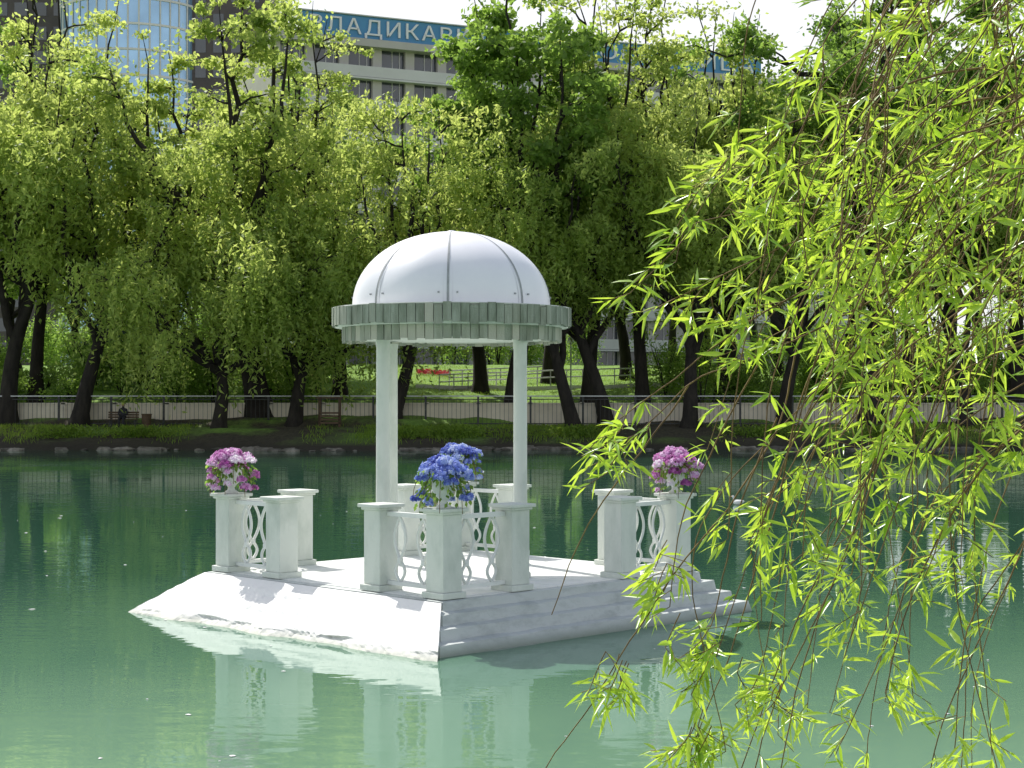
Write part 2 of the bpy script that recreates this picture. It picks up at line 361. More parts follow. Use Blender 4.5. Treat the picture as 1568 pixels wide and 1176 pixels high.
ts=np.linspace(0,PI/2,20)
Rd,Hd=1.30,.985
n=96; v=[];
for t in ts:
    for i in range(n):
        a=2*PI*i/n-PI/2; ph=(i%12)/12*2*PI
        bul=1-.012*(1+math.cos(ph))*math.cos(t)
        r=Rd*math.cos(t)*bul; v.append((RX+r*math.cos(a),RY+r*math.sin(a),3.90+Hd*math.sin(t)**.96))
f=[(k*n+i,k*n+(i+1)%n,(k+1)*n+(i+1)%n,(k+1)*n+i) for k in range(19) for i in range(n)]
mb.add(v,f,0,.5,True); mb.obj('dome_shell',[M_dome],gz)
mb=MB()
for g in range(8):
    a=2*PI*g/8-PI/2; ca,sa=math.cos(a),math.sin(a); tx,ty=-sa,ca
    for (w,o,mt) in ((.014,.004,0),(.05,-.004,1)):
        v=[]
        for t in ts[:-1]:
            r=(Rd+o-.02)*math.cos(t); z=3.90+(Hd+o)*math.sin(t)**.96
            ww=w*(.4+.6*math.cos(t))
            for s in (-1,1): v.append((RX+r*ca+s*ww*tx,RY+r*sa+s*ww*ty,z))
        f=[(2*k,2*k+1,2*k+3,2*k+2) for k in range(len(ts)-2)]
        mb.add(v,f,mt,.5,True)
    for s in (-.09,.09):
        b_=a+s; r=Rd*math.cos(.10)*.985; box(mb,(RX+r*math.cos(b_),RY+r*math.sin(b_),4.03),(.02,.02,.02),b_,0)
lathe(mb,[(0.07,4.86),(.06,4.895),(.02,4.905),(0,4.906)],(RX,RY,0),16,1)
mb.obj('dome_seams',[M_seam,M_dome],gz)
# ------------------------------------------------------------------ flower urns
def flower_urn(x,y,kind,seed,name):
    rg=np.random.default_rng(seed); z=HP+1.01
    e=empty(name,(x,y,z)); mb=MB()
    lathe(mb,[(0,.0),(.085,.0),(.085,.02),(.05,.04),(.04,.07),(.06,.10),(.11,.15),(.135,.22),(.14,.29),(.16,.30),(.16,.33),(.13,.335),(.12,.31)],(0,0,0),28)
    mb.obj('urn',[M_white],e)
    mb=MB(); heads=[]
    for i in range(16):
        a=i*2.4; r=.26*math.sqrt((i+.3)/16); heads.append((r*math.cos(a),r*math.sin(a),.50-.9*r*r/.26*.6+rg.normal()*.02,.085))
    for i in range(20):
        a=i*2*PI/20+rg.random()*.4; r=.24+rg.random()*.08; heads.append((r*math.cos(a),r*math.sin(a),.03+.33*rg.random(),.03+.035*rg.random()))
    P=[];Nn=[];A=[]
    for (hx,hy,hz,hr) in heads:
        m=int(95*(hr/.085)**1.5); d=unit(rg.normal(size=(m,3))); d[:,2]=np.abs(d[:,2])*.9-.15
        P.append(np.array([hx,hy,hz])+d*hr*(1+.12*rg.normal(size=(m,1)))); Nn.append(unit(d+rg.normal(size=(m,3))*.3))
        A.append(np.clip(.5+.24*rg.normal(size=m)+.25*rg.normal(),0,1))
    P=np.concatenate(P);Nn=np.concatenate(Nn);A=np.concatenate(A)
    r0=unit(rg.normal(size=P.shape)); U=unit(np.cross(Nn,r0)); V_=np.cross(Nn,U)
    for q in range(4):
        a=q*PI/2; D=U*math.cos(a)+V_*math.sin(a); S=-U*math.sin(a)+V_*math.cos(a); s=.021
        vv=np.stack([P,P+D*s*.7+S*s*.55+Nn*.004,P+D*s*1.25+Nn*.008,P+D*s*.7-S*s*.55+Nn*.004],1).reshape(-1,3)
        mb.add(vv,np.arange(len(vv)).reshape(-1,4),0,np.repeat(A,4))
    mb.obj('blossoms',[M_pink if kind=='pink' else M_blue_f],e)
    mb=MB()
    m=260; a=rg.random(m)*2*PI; rr=.14+.19*rg.random(m); zz=.40-.42*rg.random(m)**1.2*(rr/.33)
    P=np.stack([rr*np.cos(a),rr*np.sin(a),zz],1); D=unit(np.stack([np.cos(a),np.sin(a),-.8-rg.random(m)],1)+rg.normal(size=(m,3))*.4)
    rhombs(mb,P,D,.07,.045,rg,1)
    for i in range(14):
        a=i*2*PI/14+rg.random()*.3; r2=.22+.12*rg.random(); ca,sa=math.cos(a),math.sin(a); lo=.0-.06*rg.random()+.16*(i%2)
        tube(mb,bez(np.array([.08*ca,.08*sa,.36]),np.array([r2*ca,r2*sa,.42]),np.array([r2*ca*1.05,r2*sa*1.05,lo]),8),.004,4,0)
    mb.obj('trailing_leaves',[M_twig,M_bleaf],e)
for i,(x,y,k) in enumerate(pots):
    flower_urn(x,y,'pink' if k in 'ew' else 'blue',20+i,'flower_urn')
# ------------------------------------------------------------------ trees
def gen_tree(name,seed,H,R,kind,nl=7,bare=.28,lean=(0,0),ns=7,ml=13,mats=None,tr=.34,fill=1.0,Lm=.8,extra=None,sparse=.2):
    rng=np.random.default_rng(seed); mb=MB(); th=H*bare
    tt=np.linspace(0,1,7); ph=rng.random(2)*6
    trunk=np.stack([lean[0]*tt**1.3+.25*np.sin(tt*4+ph[0])*tt,lean[1]*tt+.25*np.sin(tt*3+ph[1])*tt,-.4+(th+.4)*tt],1)
    tube(mb,trunk,tr*(1.25-.55*tt)*(1+.5*np.exp(-tt*12)),8,0)
    anc=[];top=trunk[-1]
    LPs=[]
    for i in range(nl):
        az=2*PI*i/nl+rng.normal()*.35; u=rng.uniform(.25,.95) if i else .1
        st=trunk[rng.integers(4,7)]
        hh=(H-th)*(1-.55*u**1.6)*rng.uniform(.72,1.0)
        en=np.array([top[0]+R*u*math.cos(az),top[1]+R*u*math.sin(az),th+hh])
        ct=st*.5+en*.5+np.array([R*u*.25*math.cos(az),R*u*.25*math.sin(az),-hh*.08])+rng.normal(size=3)*.5
        lp=bez(st,ct,en,12); lp[1:-1]+=rng.normal(size=(10,3))*.14
        LPs.append((az,lp,tr*.62))
    if extra is not None:
        ld=bez(trunk[-1],np.array([top[0]-.4,top[1],H*.6]),np.array([top[0]+.3,top[1],H*.98]),12); LPs.append((0,ld,tr*.8))
        for (c_,e_) in extra: 
            lp=bez(ld[5],np.array(c_),np.array(e_),12); lp[1:-1]+=rng.normal(size=(10,3))*.18; LPs.append((PI,lp,tr*.5))
    for az,lp,r0 in LPs:
        tube(mb,lp,np.linspace(r0,.015,12),6,0)
        anc+=[lp[-1],lp[-2]]
        for j in range(9):
            t=rng.uniform(.25,1); p=lp[int(t*11)]
            a2=az+rng.normal()*1.3; ln=R*rng.uniform(.2,.48)*(1.25-.6*t)
            e2=p+np.array([math.cos(a2)*ln,math.sin(a2)*ln,ln*rng.uniform(-.05,.7)])
            sp=bez(p,(p+e2)/2+np.array([0,0,ln*.2]),e2,6); sp[1:]+=rng.normal(size=(5,3))*.08
            if rng.random()<sparse: continue
            tube(mb,sp,np.linspace(.065,.012,6),4,0)
            anc+= [sp[3],sp[5]]
            if kind=='broad': anc.append(sp[4])
            for q in range(2):
                e3=sp[rng.integers(3,6)]+rng.normal(size=3)*ln*.3; tube(mb,np.stack([sp[3],(sp[3]+e3)/2+[0,0,.1],e3]),[.025,.015,.006],3,0); anc.append(e3)
    anc=np.array(anc); K=len(anc)
    dens=np.clip(rng.normal(1,.6,K),.12,2.5)*fill
    if kind=='willow':
        cnt=np.maximum(1,(ns*dens).astype(int)); A=np.repeat(anc,cnt,0); S=len(A)
        start=A+rng.normal(size=(S,3))*[.45,.45,.28]
        L=rng.uniform(.6,2.5,S)*np.repeat(rng.uniform(.4,1.3,K),cnt)*Lm
        L=np.minimum(L,np.maximum(.5,start[:,2]-1.0))
        out=start[:,:2]-top[:2]; out/=np.linalg.norm(out,axis=1)[:,None]+1e-6
        out=out+rng.normal(size=out.shape)*.45
        t=np.tile(np.linspace(0,1,ml),(S,1))+rng.random((S,ml))*.05
        P=np.zeros((S,ml,3))
        P[:,:,:2]=start[:,None,:2]+out[:,None,:]*(.8*(1-(1-t)**2))[:,:,None]*rng.uniform(0,1.4,S)[:,None,None]
        P[:,:,2]=start[:,None,2]+(.25*np.sin(t*PI)-t**1.4*L[:,None])
        P=P.reshape(-1,3)+rng.normal(size=(S*ml,3))*.09
        D=rng.normal(size=P.shape)*.75+[0,0,-.6]
        rhombs(mb,P,D,rng.uniform(.24,.44,len(P)),rng.uniform(.08,.15,len(P)),rng,1,np.repeat(rng.random(S),ml)*.5+rng.random(S*ml)*.5)
    else:
        cnt=np.maximum(4,(ns*13*dens).astype(int)); A=np.repeat(anc,cnt,0)
        d=unit(rng.normal(size=A.shape))*rng.random((len(A),1))**.45
        rad=np.repeat(rng.uniform(.45,1.05,K),cnt)[:,None]
        P=A+d*rad*[1,1,.65]
        D=rng.normal(size=P.shape)+[0,0,-.3]
        rhombs(mb,P,D,rng.uniform(.20,.36,len(P)),rng.uniform(.13,.22,len(P)),rng,1,np.repeat(rng.random(K),cnt)*.5+rng.random(len(P))*.5)
    print(name,sum(len(x) for x in mb.v))
    return mb.mesh(name,mats or [M_bark,M_wleaf])
BM=[M_bark,M_bleaf]
V={
 'wA':gen_tree('willow_a',1,20,6.5,'willow',8,.27,(.8,-.3),ns=6.5),
 'wB':gen_tree('willow_b',2,20,7.0,'willow',8,.30,(-1.6,.2),ns=6.5),
 'wC':gen_tree('willow_c',3,20,5.8,'willow',8,.25,(1.6,0),ns=6.5),
 'wD':gen_tree('willow_low',4,13.5,7.0,'willow',8,.26,(-.6,-.5),ns=5.5,Lm=1.5,ml=18,sparse=.15),
 'bA':gen_tree('maple_a',5,22,5.5,'broad',9,.25,(.5,0),mats=BM,ns=6),
 'bB':gen_tree('maple_b',6,22,6.5,'broad',8,.3,(-1.2,.3),mats=BM,ns=4.5),
 'sA':gen_tree('open_tree',7,24,6.5,'broad',7,.33,(-1.5,0),mats=[M_bark,M_wleaf],ns=3.0,tr=.5),
 'sB':gen_tree('open_tree_b',17,26,5.5,'broad',6,.4,(.8,0),mats=[M_bark,M_wleaf],ns=2.3,tr=.3,sparse=.35),
 'sR':gen_tree('bough_tree',27,26,6.5,'broad',6,.35,(.3,0),mats=BM,ns=3.2,tr=.5,extra=[((-3,-.5,20),(-10,-1.5,19.6)),((-2,1,15),(-7,1,16.2))]),
}
BASE={'wA':20,'wB':20,'wC':20,'wD':13.5,'bA':22,'bB':22,'sA':24,'sB':26,'sR':26}
def place(kind,px,d,H,rot,name):
    o=bpy.data.objects.new(name,V[kind]); scene.collection.objects.link(o)
    x=(px-784)/2500*d; o.location=(x,d,float(ground_h(x,d))-.05); s=H/BASE[kind]; o.scale=(s*1.02,s*1.02,s); o.rotation_euler=(0,0,rot)
W='willow_tree';B='maple_tree';Pp='poplar_tree'
for a in [
 ('wA',10,92,26,0.3,W),('wB',120,91.5,23,4.0,W),('sA',400,93,29,0.2,Pp),('wD',335,89.8,14,1,W),('wD',450,90.5,14,3,W),
 ('wC',600,91.5,21,0,W),('wA',520,97,21.5,2,W),('bA',785,94,30.5,0,B),('bA',735,101,24.5,2,B),('wC',880,90.8,20,3.6,W),('wB',930,92,21,.1,W),('wA',1055,91,22,1.3,W),
 ('wC',1100,97,22.5,5,W),('wB',1200,92,21,2,W),('sR',1335,92,28,0,Pp),('bB',1400,96,26,1,B),('wA',1480,91,22,3,W),('bA',1560,94,28,4,B),
 ('sB',55,98,30,1,Pp),('sB',900,97,29.5,0,Pp),('sB',985,96,28.5,2,Pp),('sB',480,99,26,3,Pp),('sA',240,99,24.5,3.4,Pp),('sB',1120,97,27,4.2,Pp),
 ('bB',-60,95,24,2,B),('wB',1640,93,22,2,W),('wA',-150,93,23,5,W),('wA',1750,93,23,5,W),
 ('bB',30,108,22,1,B),('bA',120,112,18,2.2,B),('wB',330,108,21,3,W),('bB',450,110,21,4,B),('bB',840,108,23,2,B),
 ('wA',960,110,22,3,W),('bB',1080,108,22,5,B),('bA',1190,112,23,1.5,B),('bB',1290,106,24,2.5,B),('bA',1420,110,26,3.4,B),('bB',1550,108,27,4.4,B),
 ('bB',-90,112,22,3.1,B),('bB',400,128,20,1.5,B),('bA',1030,130,21,4.5,B),('bB',1160,134,22,5.5,B),('bB',1500,132,28,1.2,B)]:
    place(*a)
def spruce(px,d,H):
    rng=np.random.default_rng(9); mb=MB(); tube(mb,[(0,0,-.3),(0,0,H*.5),(0,0,H)],[.25,.14,.02],6,0)
    z=H*.12
    while z<H*.98:
        r=(H-z)*.22+.15; nb=9
        for i in range(nb):
            a=rng.random()*2*PI; L=r*rng.uniform(.75,1.1); t=np.linspace(.1,1,26); P=np.stack([np.cos(a)*L*t,np.sin(a)*L*t,z+.1-.28*L*t+.12*L*t*t],1)
            tube(mb,P[::5],.02,3,0)
            Q=np.repeat(P,3,0)+rng.normal(size=(78,3))*[.1,.1,.06]; D=np.stack([np.cos(a)+rng.normal(size=78)*.8,np.sin(a)+rng.normal(size=78)*.8,-.4+rng.normal(size=78)*.3],1)
            rhombs(mb,Q,D,.32,.09,rng,1)
        z+=.42
    o=mb.obj('spruce_tree',[M_bark,M_sleaf]); x=(px-784)/2500*d; o.location=(x,d,float(ground_h(x,d)))
spruce(212,106,18.5)
def shrub_mass(name,seed,items,mats):
    rng=np.random.default_rng(seed); mb=MB()
    for (x,y,r,h) in items:
        z0=float(ground_h(x,y)); n=int(600*r*r)
        for s in range(7):
            a=rng.random()*2*PI; tube(mb,[(x,y,z0-.1),(x+math.cos(a)*r*.3,y+math.sin(a)*r*.3,z0+h*.5),(x+math.cos(a)*r*.6,y+math.sin(a)*r*.6,z0+h*.85)],[.04,.03,.01],4,0)
        sub=rng.normal(size=(14,3))*[r*.42,r*.42,h*.22]+[x,y,z0+h*.5]
        idx=rng.integers(0,14,n); P=sub[idx]+unit(rng.normal(size=(n,3)))*rng.random((n,1))**.5*[r*.45,r*.45,h*.3]
        P[:,2]=np.maximum(P[:,2],z0)
        rhombs(mb,P,rng.normal(size=P.shape),rng.uniform(.12,.24,n),rng.uniform(.08,.15,n),rng,1)
    return mb.obj(name,mats)
rg=np.random.default_rng(77)
it=[]
for i in range(110):
    x=rg.uniform(-38,40); y=rg.uniform(94.5,108)
    if -11<x<9 and y<112: continue
    it.append((x,y,rg.uniform(1.2,2.4),rg.uniform(1.6,4.2)))
for i in range(34): it.append((rg.uniform(-40,44),rg.uniform(122,130),rg.uniform(1.5,2.6),rg.uniform(3,7)))
shrub_mass('shrubbery',5,it,BM)
# ------------------------------------------------------------------ bank
rg=np.random.default_rng(13); mb=MB()
for i in range(420):
    x=rg.uniform(-42,46)
    cl=math.sin(x*.9)+math.sin(x*.37+2)+math.sin(x*2.1+1)*.6
    if cl<-.2 and rg.random()<.75: continue
    y=float(sh(x))+rg.normal()*.22; s=rg.uniform(.10,.36)*(1 if rg.random()<.85 else 1.5)
    u=np.linspace(0,PI,6)[1:-1]; v=[]
    for t in u:
        for k in range(7):
            a=k*2*PI/7; rr=s*(1+rg.normal()*.14); v.append((x+rr*1.5*math.sin(t)*math.cos(a),y+rr*math.sin(t)*math.sin(a),.03+rr*.45*math.cos(t)))
    f=[(k*7+j,k*7+(j+1)%7,(k+1)*7+(j+1)%7,(k+1)*7+j) for k in range(3) for j in range(7)]+[tuple(range(6,-1,-1))]
    mb.add(v,f,0,rg.random(),False)
mb.obj('shore_stones',[M_stone])
mb=MB(); n=42000
x=rg.uniform(-42,46,n); t=rg.random(n)**.8*5.0+.25; 
patch=np.sin(x*.6)+np.sin(x*1.7+1)+np.sin(x*.23+2)*1.3+rg.normal(size=n)*.5; keep=patch>.5
x=x[keep];t=t[keep]; y=sh(x)+t; z=ground_h(x,y); n=len(x); h=rg.uniform(.10,.34,n)*np.where(t<1.2,1.25,1)
P=np.stack([x,y,z+h*.4],1); rhombs(mb,P,rg.normal(size=(n,3))*.35+[0,0,1],h,h*.13,rg,0)
m=9000; x=rg.choice([-5.5,-2.8,3.4,13.5,-20,-24,20],m)+rg.normal(size=m)*.9; y=sh(x)+1.0+rg.random(m)*1.2; z=ground_h(x,y)+rg.random(m)*.55
rhombs(mb,np.stack([x,y,z],1),rg.normal(size=(m,3))+[0,0,.6],.2,.07,rg,0)
mb.obj('bank_grass',[M_grass])
mb=MB(); n=30000; x=rg.uniform(-16,20,n); y=rg.uniform(96,118,n); z=ground_h(x,y); h=rg.uniform(.08,.18,n)
rhombs(mb,np.stack([x,y,z+h*.4],1),rg.normal(size=(n,3))*.35+[0,0,1],h,h*.2,rg,0); mb.obj('lawn_grass',[M_grass])
YW=92.6
mb=MB(); x0=-46
while x0<50:
    box(mb,(x0+1.47,YW,1.75),(2.92,.16,1.3),0,0)
    for q in range(12): box(mb,(x0+.12+q*.245,YW-.095,1.75),(.10,.035,1.2),0,0)
    box(mb,(x0,YW,1.80),(.24,.30,1.45),0,0); x0+=2.94
box(mb,(2,YW,2.44),(98,.30,.08),0,0)
mb.obj('retaining_wall',[M_wall])
mb=MB(); x0=-46; YR=91.6
while x0<50:
    box(mb,(x0,YR,1.95),(.11,.11,1.75),0,0)
    for q in range(1,12): box(mb,(x0+q*.245,YR,1.95),(.020,.020,1.45),0,0)
    x0+=2.94
box(mb,(2,YR,2.68),(98,.06,.05),0,0); box(mb,(2,YR,1.32),(98,.06,.05),0,0)
box(mb,(2,YR,2.86),(98,.12,.07),0,1)
mb.obj('iron_railing',[M_iron,M_rail])
mb=MB()
def rail(p0,p1,n):
    p0=np.array(p0);p1=np.array(p1)
    for dz in (.55,1.0): tube(mb,[p0+[0,0,dz],(p0+p1)/2+[0,0,dz],p1+[0,0,dz]],.045,6,0)
    for i in range(n+1):
        q=p0+(p1-p0)*i/n; tube(mb,[q+[0,0,-.3],q+[0,0,.5],q+[0,0,1.0]],.04,5,0)
def gp(x,y): return (x,y,float(ground_h(x,y)))
rail(gp(-4.5,101),gp(2.5,106),8); rail(gp(2.5,106),gp(13,108),10); rail(gp(-4.0,104),gp(2.5,109),8)
mb.obj('path_handrail',[M_rail])
mb=MB(); v=[];f=[]
for i in range(25):
    t=i/24; x=-6+24*t; y=102.5+5*t
    for s in (-1,1): yy=y+s*.9; v.append((x,yy,float(ground_h(x,y))+.16))
for i in range(24): f.append((2*i,2*i+2,2*i+3,2*i+1))
b=len(v); v+= [(a[0],a[1],a[2]-.5) for a in v[:b]]
for i in range(24): f.append((b+2*i,b+2*i+2,2*i+2,2*i))
mb.add(v,f,0); mb.obj('garden_path',[M_fwhite])
def lamp(x,y):
    z=float(ground_h(x,y)); e=empty('street_lamp',(x,y,z)); mb=MB()
    lathe(mb,[(.10,0),(.10,.3),(.05,.4),(.04,3.2),(.09,3.25),(.09,3.3)],n=12); mb.obj('pole',[M_rail],e)
    mb=MB(); lathe(mb,[(0.02,3.3),(.12,3.33),(.2,3.5),(.16,3.66),(0,3.72)],n=16); mb.obj('globe',[M_letter],e)
lamp(3.6,100); lamp(-13,101); lamp(20,101)
mb=MB(); n=700; x=rg.uniform(-6.5,-4.2,n); y=rg.uniform(110,112,n); z=ground_h(x,y)+.1+rg.random(n)*.2
rhombs(mb,np.stack([x,y,z],1),rg.normal(size=(n,3)),.12,.10,rg,0); M_red=petal('red_petals',[(0,(.3,.02,.03)),(1,(.6,.08,.10))]); mb.obj('flower_bed',[M_red])
def bench(x,y,name='park_bench'):
    z=float(ground_h(x,y)); e=empty(name,(x,y,z)); mb=MB()
    for i in range(4): box(mb,(0,-.2+i*.11,.45),(1.7,.09,.035))
    for i in range(3): box(mb,(0,.2+i*.03,.58+i*.13),(1.7,.03,.10))
    mb.obj('slats',[M_wood],e); mb=MB()
    for s in (-.7,.7):
        box(mb,(s,-.18,.21),(.05,.05,.43)); box(mb,(s,.17,.21),(.05,.05,.43)); box(mb,(s,.24,.62),(.05,.03,.45)); box(mb,(s,0,.405),(.05,.42,.04))
    mb.obj('frame',[M_iron],e)
bx=(188-784)/2500*90.3; bench(bx,90.3)
def person(x,y):
    z=float(ground_h(x,y)); e=empty('seated_person',(x,y,z))
    J=[(0,0.02,.53),(0,.06,.75),(0,.05,.98),(0,.02,1.10),(0,0,1.22),
       (.10,-.02,.53),(.12,-.42,.52),(.12,-.44,.10),(.12,-.58,.05),
       (-.10,-.02,.53),(-.12,-.42,.52),(-.12,-.40,.10),(-.12,-.54,.05),
       (.19,.05,1.00),(.24,-.02,.74),(.12,-.26,.62),(-.19,.05,1.00),(-.24,-.02,.74),(-.1,-.26,.62)]
    E=[(0,1),(1,2),(2,3),(3,4),(0,5),(5,6),(6,7),(7,8),(0,9),(9,10),(10,11),(11,12),(2,13),(13,14),(14,15),(2,16),(16,17),(17,18)]
    R=[.15,.14,.16,.06,.05,.10,.075,.05,.04,.10,.075,.05,.04,.07,.05,.035,.07,.05,.035]
    me=bpy.data.meshes.new('body'); me.from_pydata(J,E,[]); o=bpy.data.objects.new('body',me); scene.collection.objects.link(o); o.parent=e
    o.modifiers.new('skin','SKIN'); sv=me.skin_vertices[0].data
    for i,r in enumerate(R): sv[i].radius=(r,r)
    sv[0].use_root=True; s=o.modifiers.new('sub','SUBSURF'); s.levels=1; s.render_levels=1; me.materials.append(M_cloth)
    mb=MB(); th=np.linspace(0,PI,9); lathe(mb,[(max(.001,.085*math.sin(t)*(1+.15*math.cos(t))),1.31-.125*math.cos(t)) for t in th],n=16); mb.obj('head',[M_skin],e)
    mb=MB(); lathe(mb,[(.094*math.sin(t)+.001,1.335+.115*math.cos(t)) for t in th[:5]],(0,.012,0),n=16); mb.obj('hair',[M_cloth],e)
person(bx,90.35)
def bin_(x,y):
    z=float(ground_h(x,y)); e=empty('litter_bin',(x,y,z)); mb=MB()
    lathe(mb,[(.22,0),(.28,.7),(.30,.72),(.30,.76),(.25,.76),(.20,.1)],n=18,smooth=False); mb.obj('bucket',[M_wood],e)
bin_(bx+1.3,90.4)
def kiosk(x,y):
    z=float(ground_h(x,y)); e=empty('wooden_stand',(x,y,z)); mb=MB()
    for sx in (-.55,.55):
        for sy in (-.3,.3): box(mb,(sx,sy,.8),(.09,.09,1.6))
    box(mb,(0,0,1.62),(1.4,.9,.07)); 
    for k in range(4): box(mb,(0,-.33,.25+k*.18),(1.15,.03,.10))
    mb.obj('timber_frame',[M_wood],e)
kiosk((505-784)/2500*89.6,89.6)
# ------------------------------------------------------------------ hotel
ang=math.atan2(21,45.1)
hb=empty('hotel_building',(-19.4,150,0)); hb.rotation_euler=(0,0,ang)
mb=MB(); X0,X1=-2.5,64; z0=4.5; nf=10; fh=3.15
box(mb,((X0+X1)/2,8.0,20),(X1-X0,14,31.4),0,0)
mg=MB(); mw=MB()
for k in range(nf):
    zz=z0+k*fh
    box(mw,((X0+X1)/2,.35,zz+.5),(X1-X0,.9,1.0),0,0)
    box(mw,((X0+X1)/2,.45,zz-.12),(X1-X0+.1,1.2,.16),0,0)
    box(mg,((X0+X1)/2,.96,zz+2.0),(X1-X0-.4,.08,2.0),0,0)
    xx=X0+.2
    while xx<X1:
        box(mb,(xx,.75,zz+1.99),(.9,.6,1.94),0,0)
        box(mw,(xx+1.65,.89,zz+2.0),(.07,.06,1.9),0,0); box(mw,(xx+2.4,.89,zz+2.0),(.07,.06,1.9),0,0)
        xx+=3.3
box(mb,((X0+X1)/2,.6,36.0-.02),(X1-X0+.6,2.2,.7),0,0)
mb.obj('walls',[M_facade],hb); mw.obj('balcony_bands',[M_fwhite],hb); mg.obj('windows',[M_win],hb)
mb=MB(); box(mb,(25,.1,37.45),(50.5,.25,2.05),0,0); mb.obj('sign_board',[M_blue],hb)
mb=MB()
box(mb,(25,-.04,38.55),(50.6,.4,.10),0,0)
for i in range(18): box(mb,(1+i*2.8,.8,37.2),(.12,1.1,2.2),0,0)
mb.obj('sign_frame',[M_fwhite],hb)
bpy.context.view_layer.update()
def sign(txt,x0,x1,nm):
    cu=bpy.data.curves.new(nm,'FONT'); cu.body=txt; cu.size=2.0; cu.extrude=.08; cu.space_character=1.15
    o=bpy.data.objects.new(nm,cu); scene.collection.objects.link(o); cu.materials.append(M_letter)
    bpy.context.view_layer.update(); w=max(.1,o.dimensions.x)
    o.parent=hb; o.rotation_euler=(PI/2,0,0); o.location=(x0,-.12,36.75); o.scale=((x1-x0)/w,1,1)
sign('ВЛАДИКАВКАЗ',.6,20,'letters_city'); sign('ГОСТИНИЦА',29,49,'letters_hotel')
# ------------------------------------------------------------------ towers on the left
gt=empty('glass_tower',(-47.5,205,0)); mb=MB(); mf=MB()
Rg=9; n=22; zt=66
for i in range(n):
    a0=-PI/2+(i-n/2)*(PI/n); a1=a0+PI/n
    for k in range(20):
        z=4.5+k*3.1; r=Rg
        v=[(r*math.cos(a0),r*math.sin(a0),z+.12),(r*math.cos(a1),r*math.sin(a1),z+.12),(r*math.cos(a1),r*math.sin(a1),z+3.0),(r*math.cos(a0),r*math.sin(a0),z+3.0)]
        mb.add(v,[(0,1,2,3)],0)
    tube(mf,[((Rg+.05)*math.cos(a0),(Rg+.05)*math.sin(a0),4),((Rg+.05)*math.cos(a0),(Rg+.05)*math.sin(a0),35),((Rg+.05)*math.cos(a0),(Rg+.05)*math.sin(a0),zt)],.11,4,0)
for k in range(21):
    z=4.5+k*3.1; lathe(mf,[(Rg-.1,z-.12),(Rg+.12,z-.12),(Rg+.12,z+.14),(Rg-.1,z+.14)],n=44,smooth=False)
lathe(mf,[(Rg-.3,4),(Rg-.3,zt),(0,zt)],n=44)
mb.obj('glazing',[M_bglass],gt); mf.obj('mullions',[M_fwhite],gt)
dt=empty('dark_tower',(-35.0,208,0)); mb=MB(); box(mb,(0,0,34),(10.0,14,64),0,0)
mg=MB()
for k in range(18):
    for q in range(4): box(mg,(-3.4+q*2.2,-7.02,9+k*3.1),(1.3,.1,1.7),0,0)
mb.obj('walls',[M_dark],dt); mg.obj('windows',[M_win],dt)
lt=empty('dark_office_block',(-64,215,0)); mb=MB(); box(mb,(0,0,30),(16,14,62),0,0); mb.obj('walls',[M_dark],lt)
mg=MB()
for k in range(18):
    for q in range(6): box(mg,(-6.2+q*2.5,-7.02,9+k*3.1),(1.6,.1,1.7),0,0)
mg.obj('windows',[M_win],lt)
# ------------------------------------------------------------------ near willow
rng=np.random.default_rng(42)
mb=MB()
LB=[];LD=[];LL=[];LA=[]
def smooth(pts,step=.045):
    pts=np.asarray(pts,float); n=len(pts); out=[]
    P=np.vstack([2*pts[0]-pts[1],pts,2*pts[-1]-pts[-2]])
    for i in range(1,n):
        p0,p1,p2,p3=P[i-1],P[i],P[i+1],P[i+2]; m=max(2,int(np.linalg.norm(p2-p1)/step))
        t=np.linspace(0,1,m,endpoint=False)[:,None]
        out.append(.5*((2*p1)+(-p0+p2)*t+(2*p0-5*p1+4*p2-p3)*t*t+(-p0+3*p1-3*p2+p3)*t**3))
    out.append(pts[-1:]); return np.concatenate(out)
def strand(pts,dens=.6,r0=.0045,bare=0.0,ls=1.0,tip=True,side=1.0):
    s=smooth(pts); n=len(s); s=s+np.cumsum(rng.normal(size=(n,3))*.0018,0)
    tube(mb,s,np.linspace(r0,.0016,n),5,0)
    T=unit(np.gradient(s,axis=0)); shade=rng.random(); gate=rng.random()*6
    for i in range(int(n*bare),n):
        last=i>n-4
        g=1.0+.9*math.sin(i*.55+gate)
        if rng.random()<dens*g or (last and tip):
            az=rng.random()*2*PI; sd_=np.array([math.cos(az),math.sin(az)*.9,.10])
            d=unit(T[i]*rng.uniform(.1,.8)+sd_*rng.uniform(.6,1.2)*side+np.array([-.1,0,-.12]))
            L=rng.uniform(.02,.11); nl=rng.integers(4,8)
            e=s[i]+d*L
            if L>.05: tube(mb,np.stack([s[i],(s[i]+e)/2,e]),.0014,3,0)
            for k in range(nl):
                b=s[i]+d*L*(k+.5)/nl
                dd=unit(d*.75+rng.normal(size=3)*.62+np.array([-.08,0,-.16]))
                LB.append(b);LD.append(dd);LL.append(rng.uniform(.045,.098)*ls);LA.append(.35*shade+.65*rng.random())
def q(px,py,y=5.0):
    return ((px-784)/500,y,2.74+(610-py)/500)
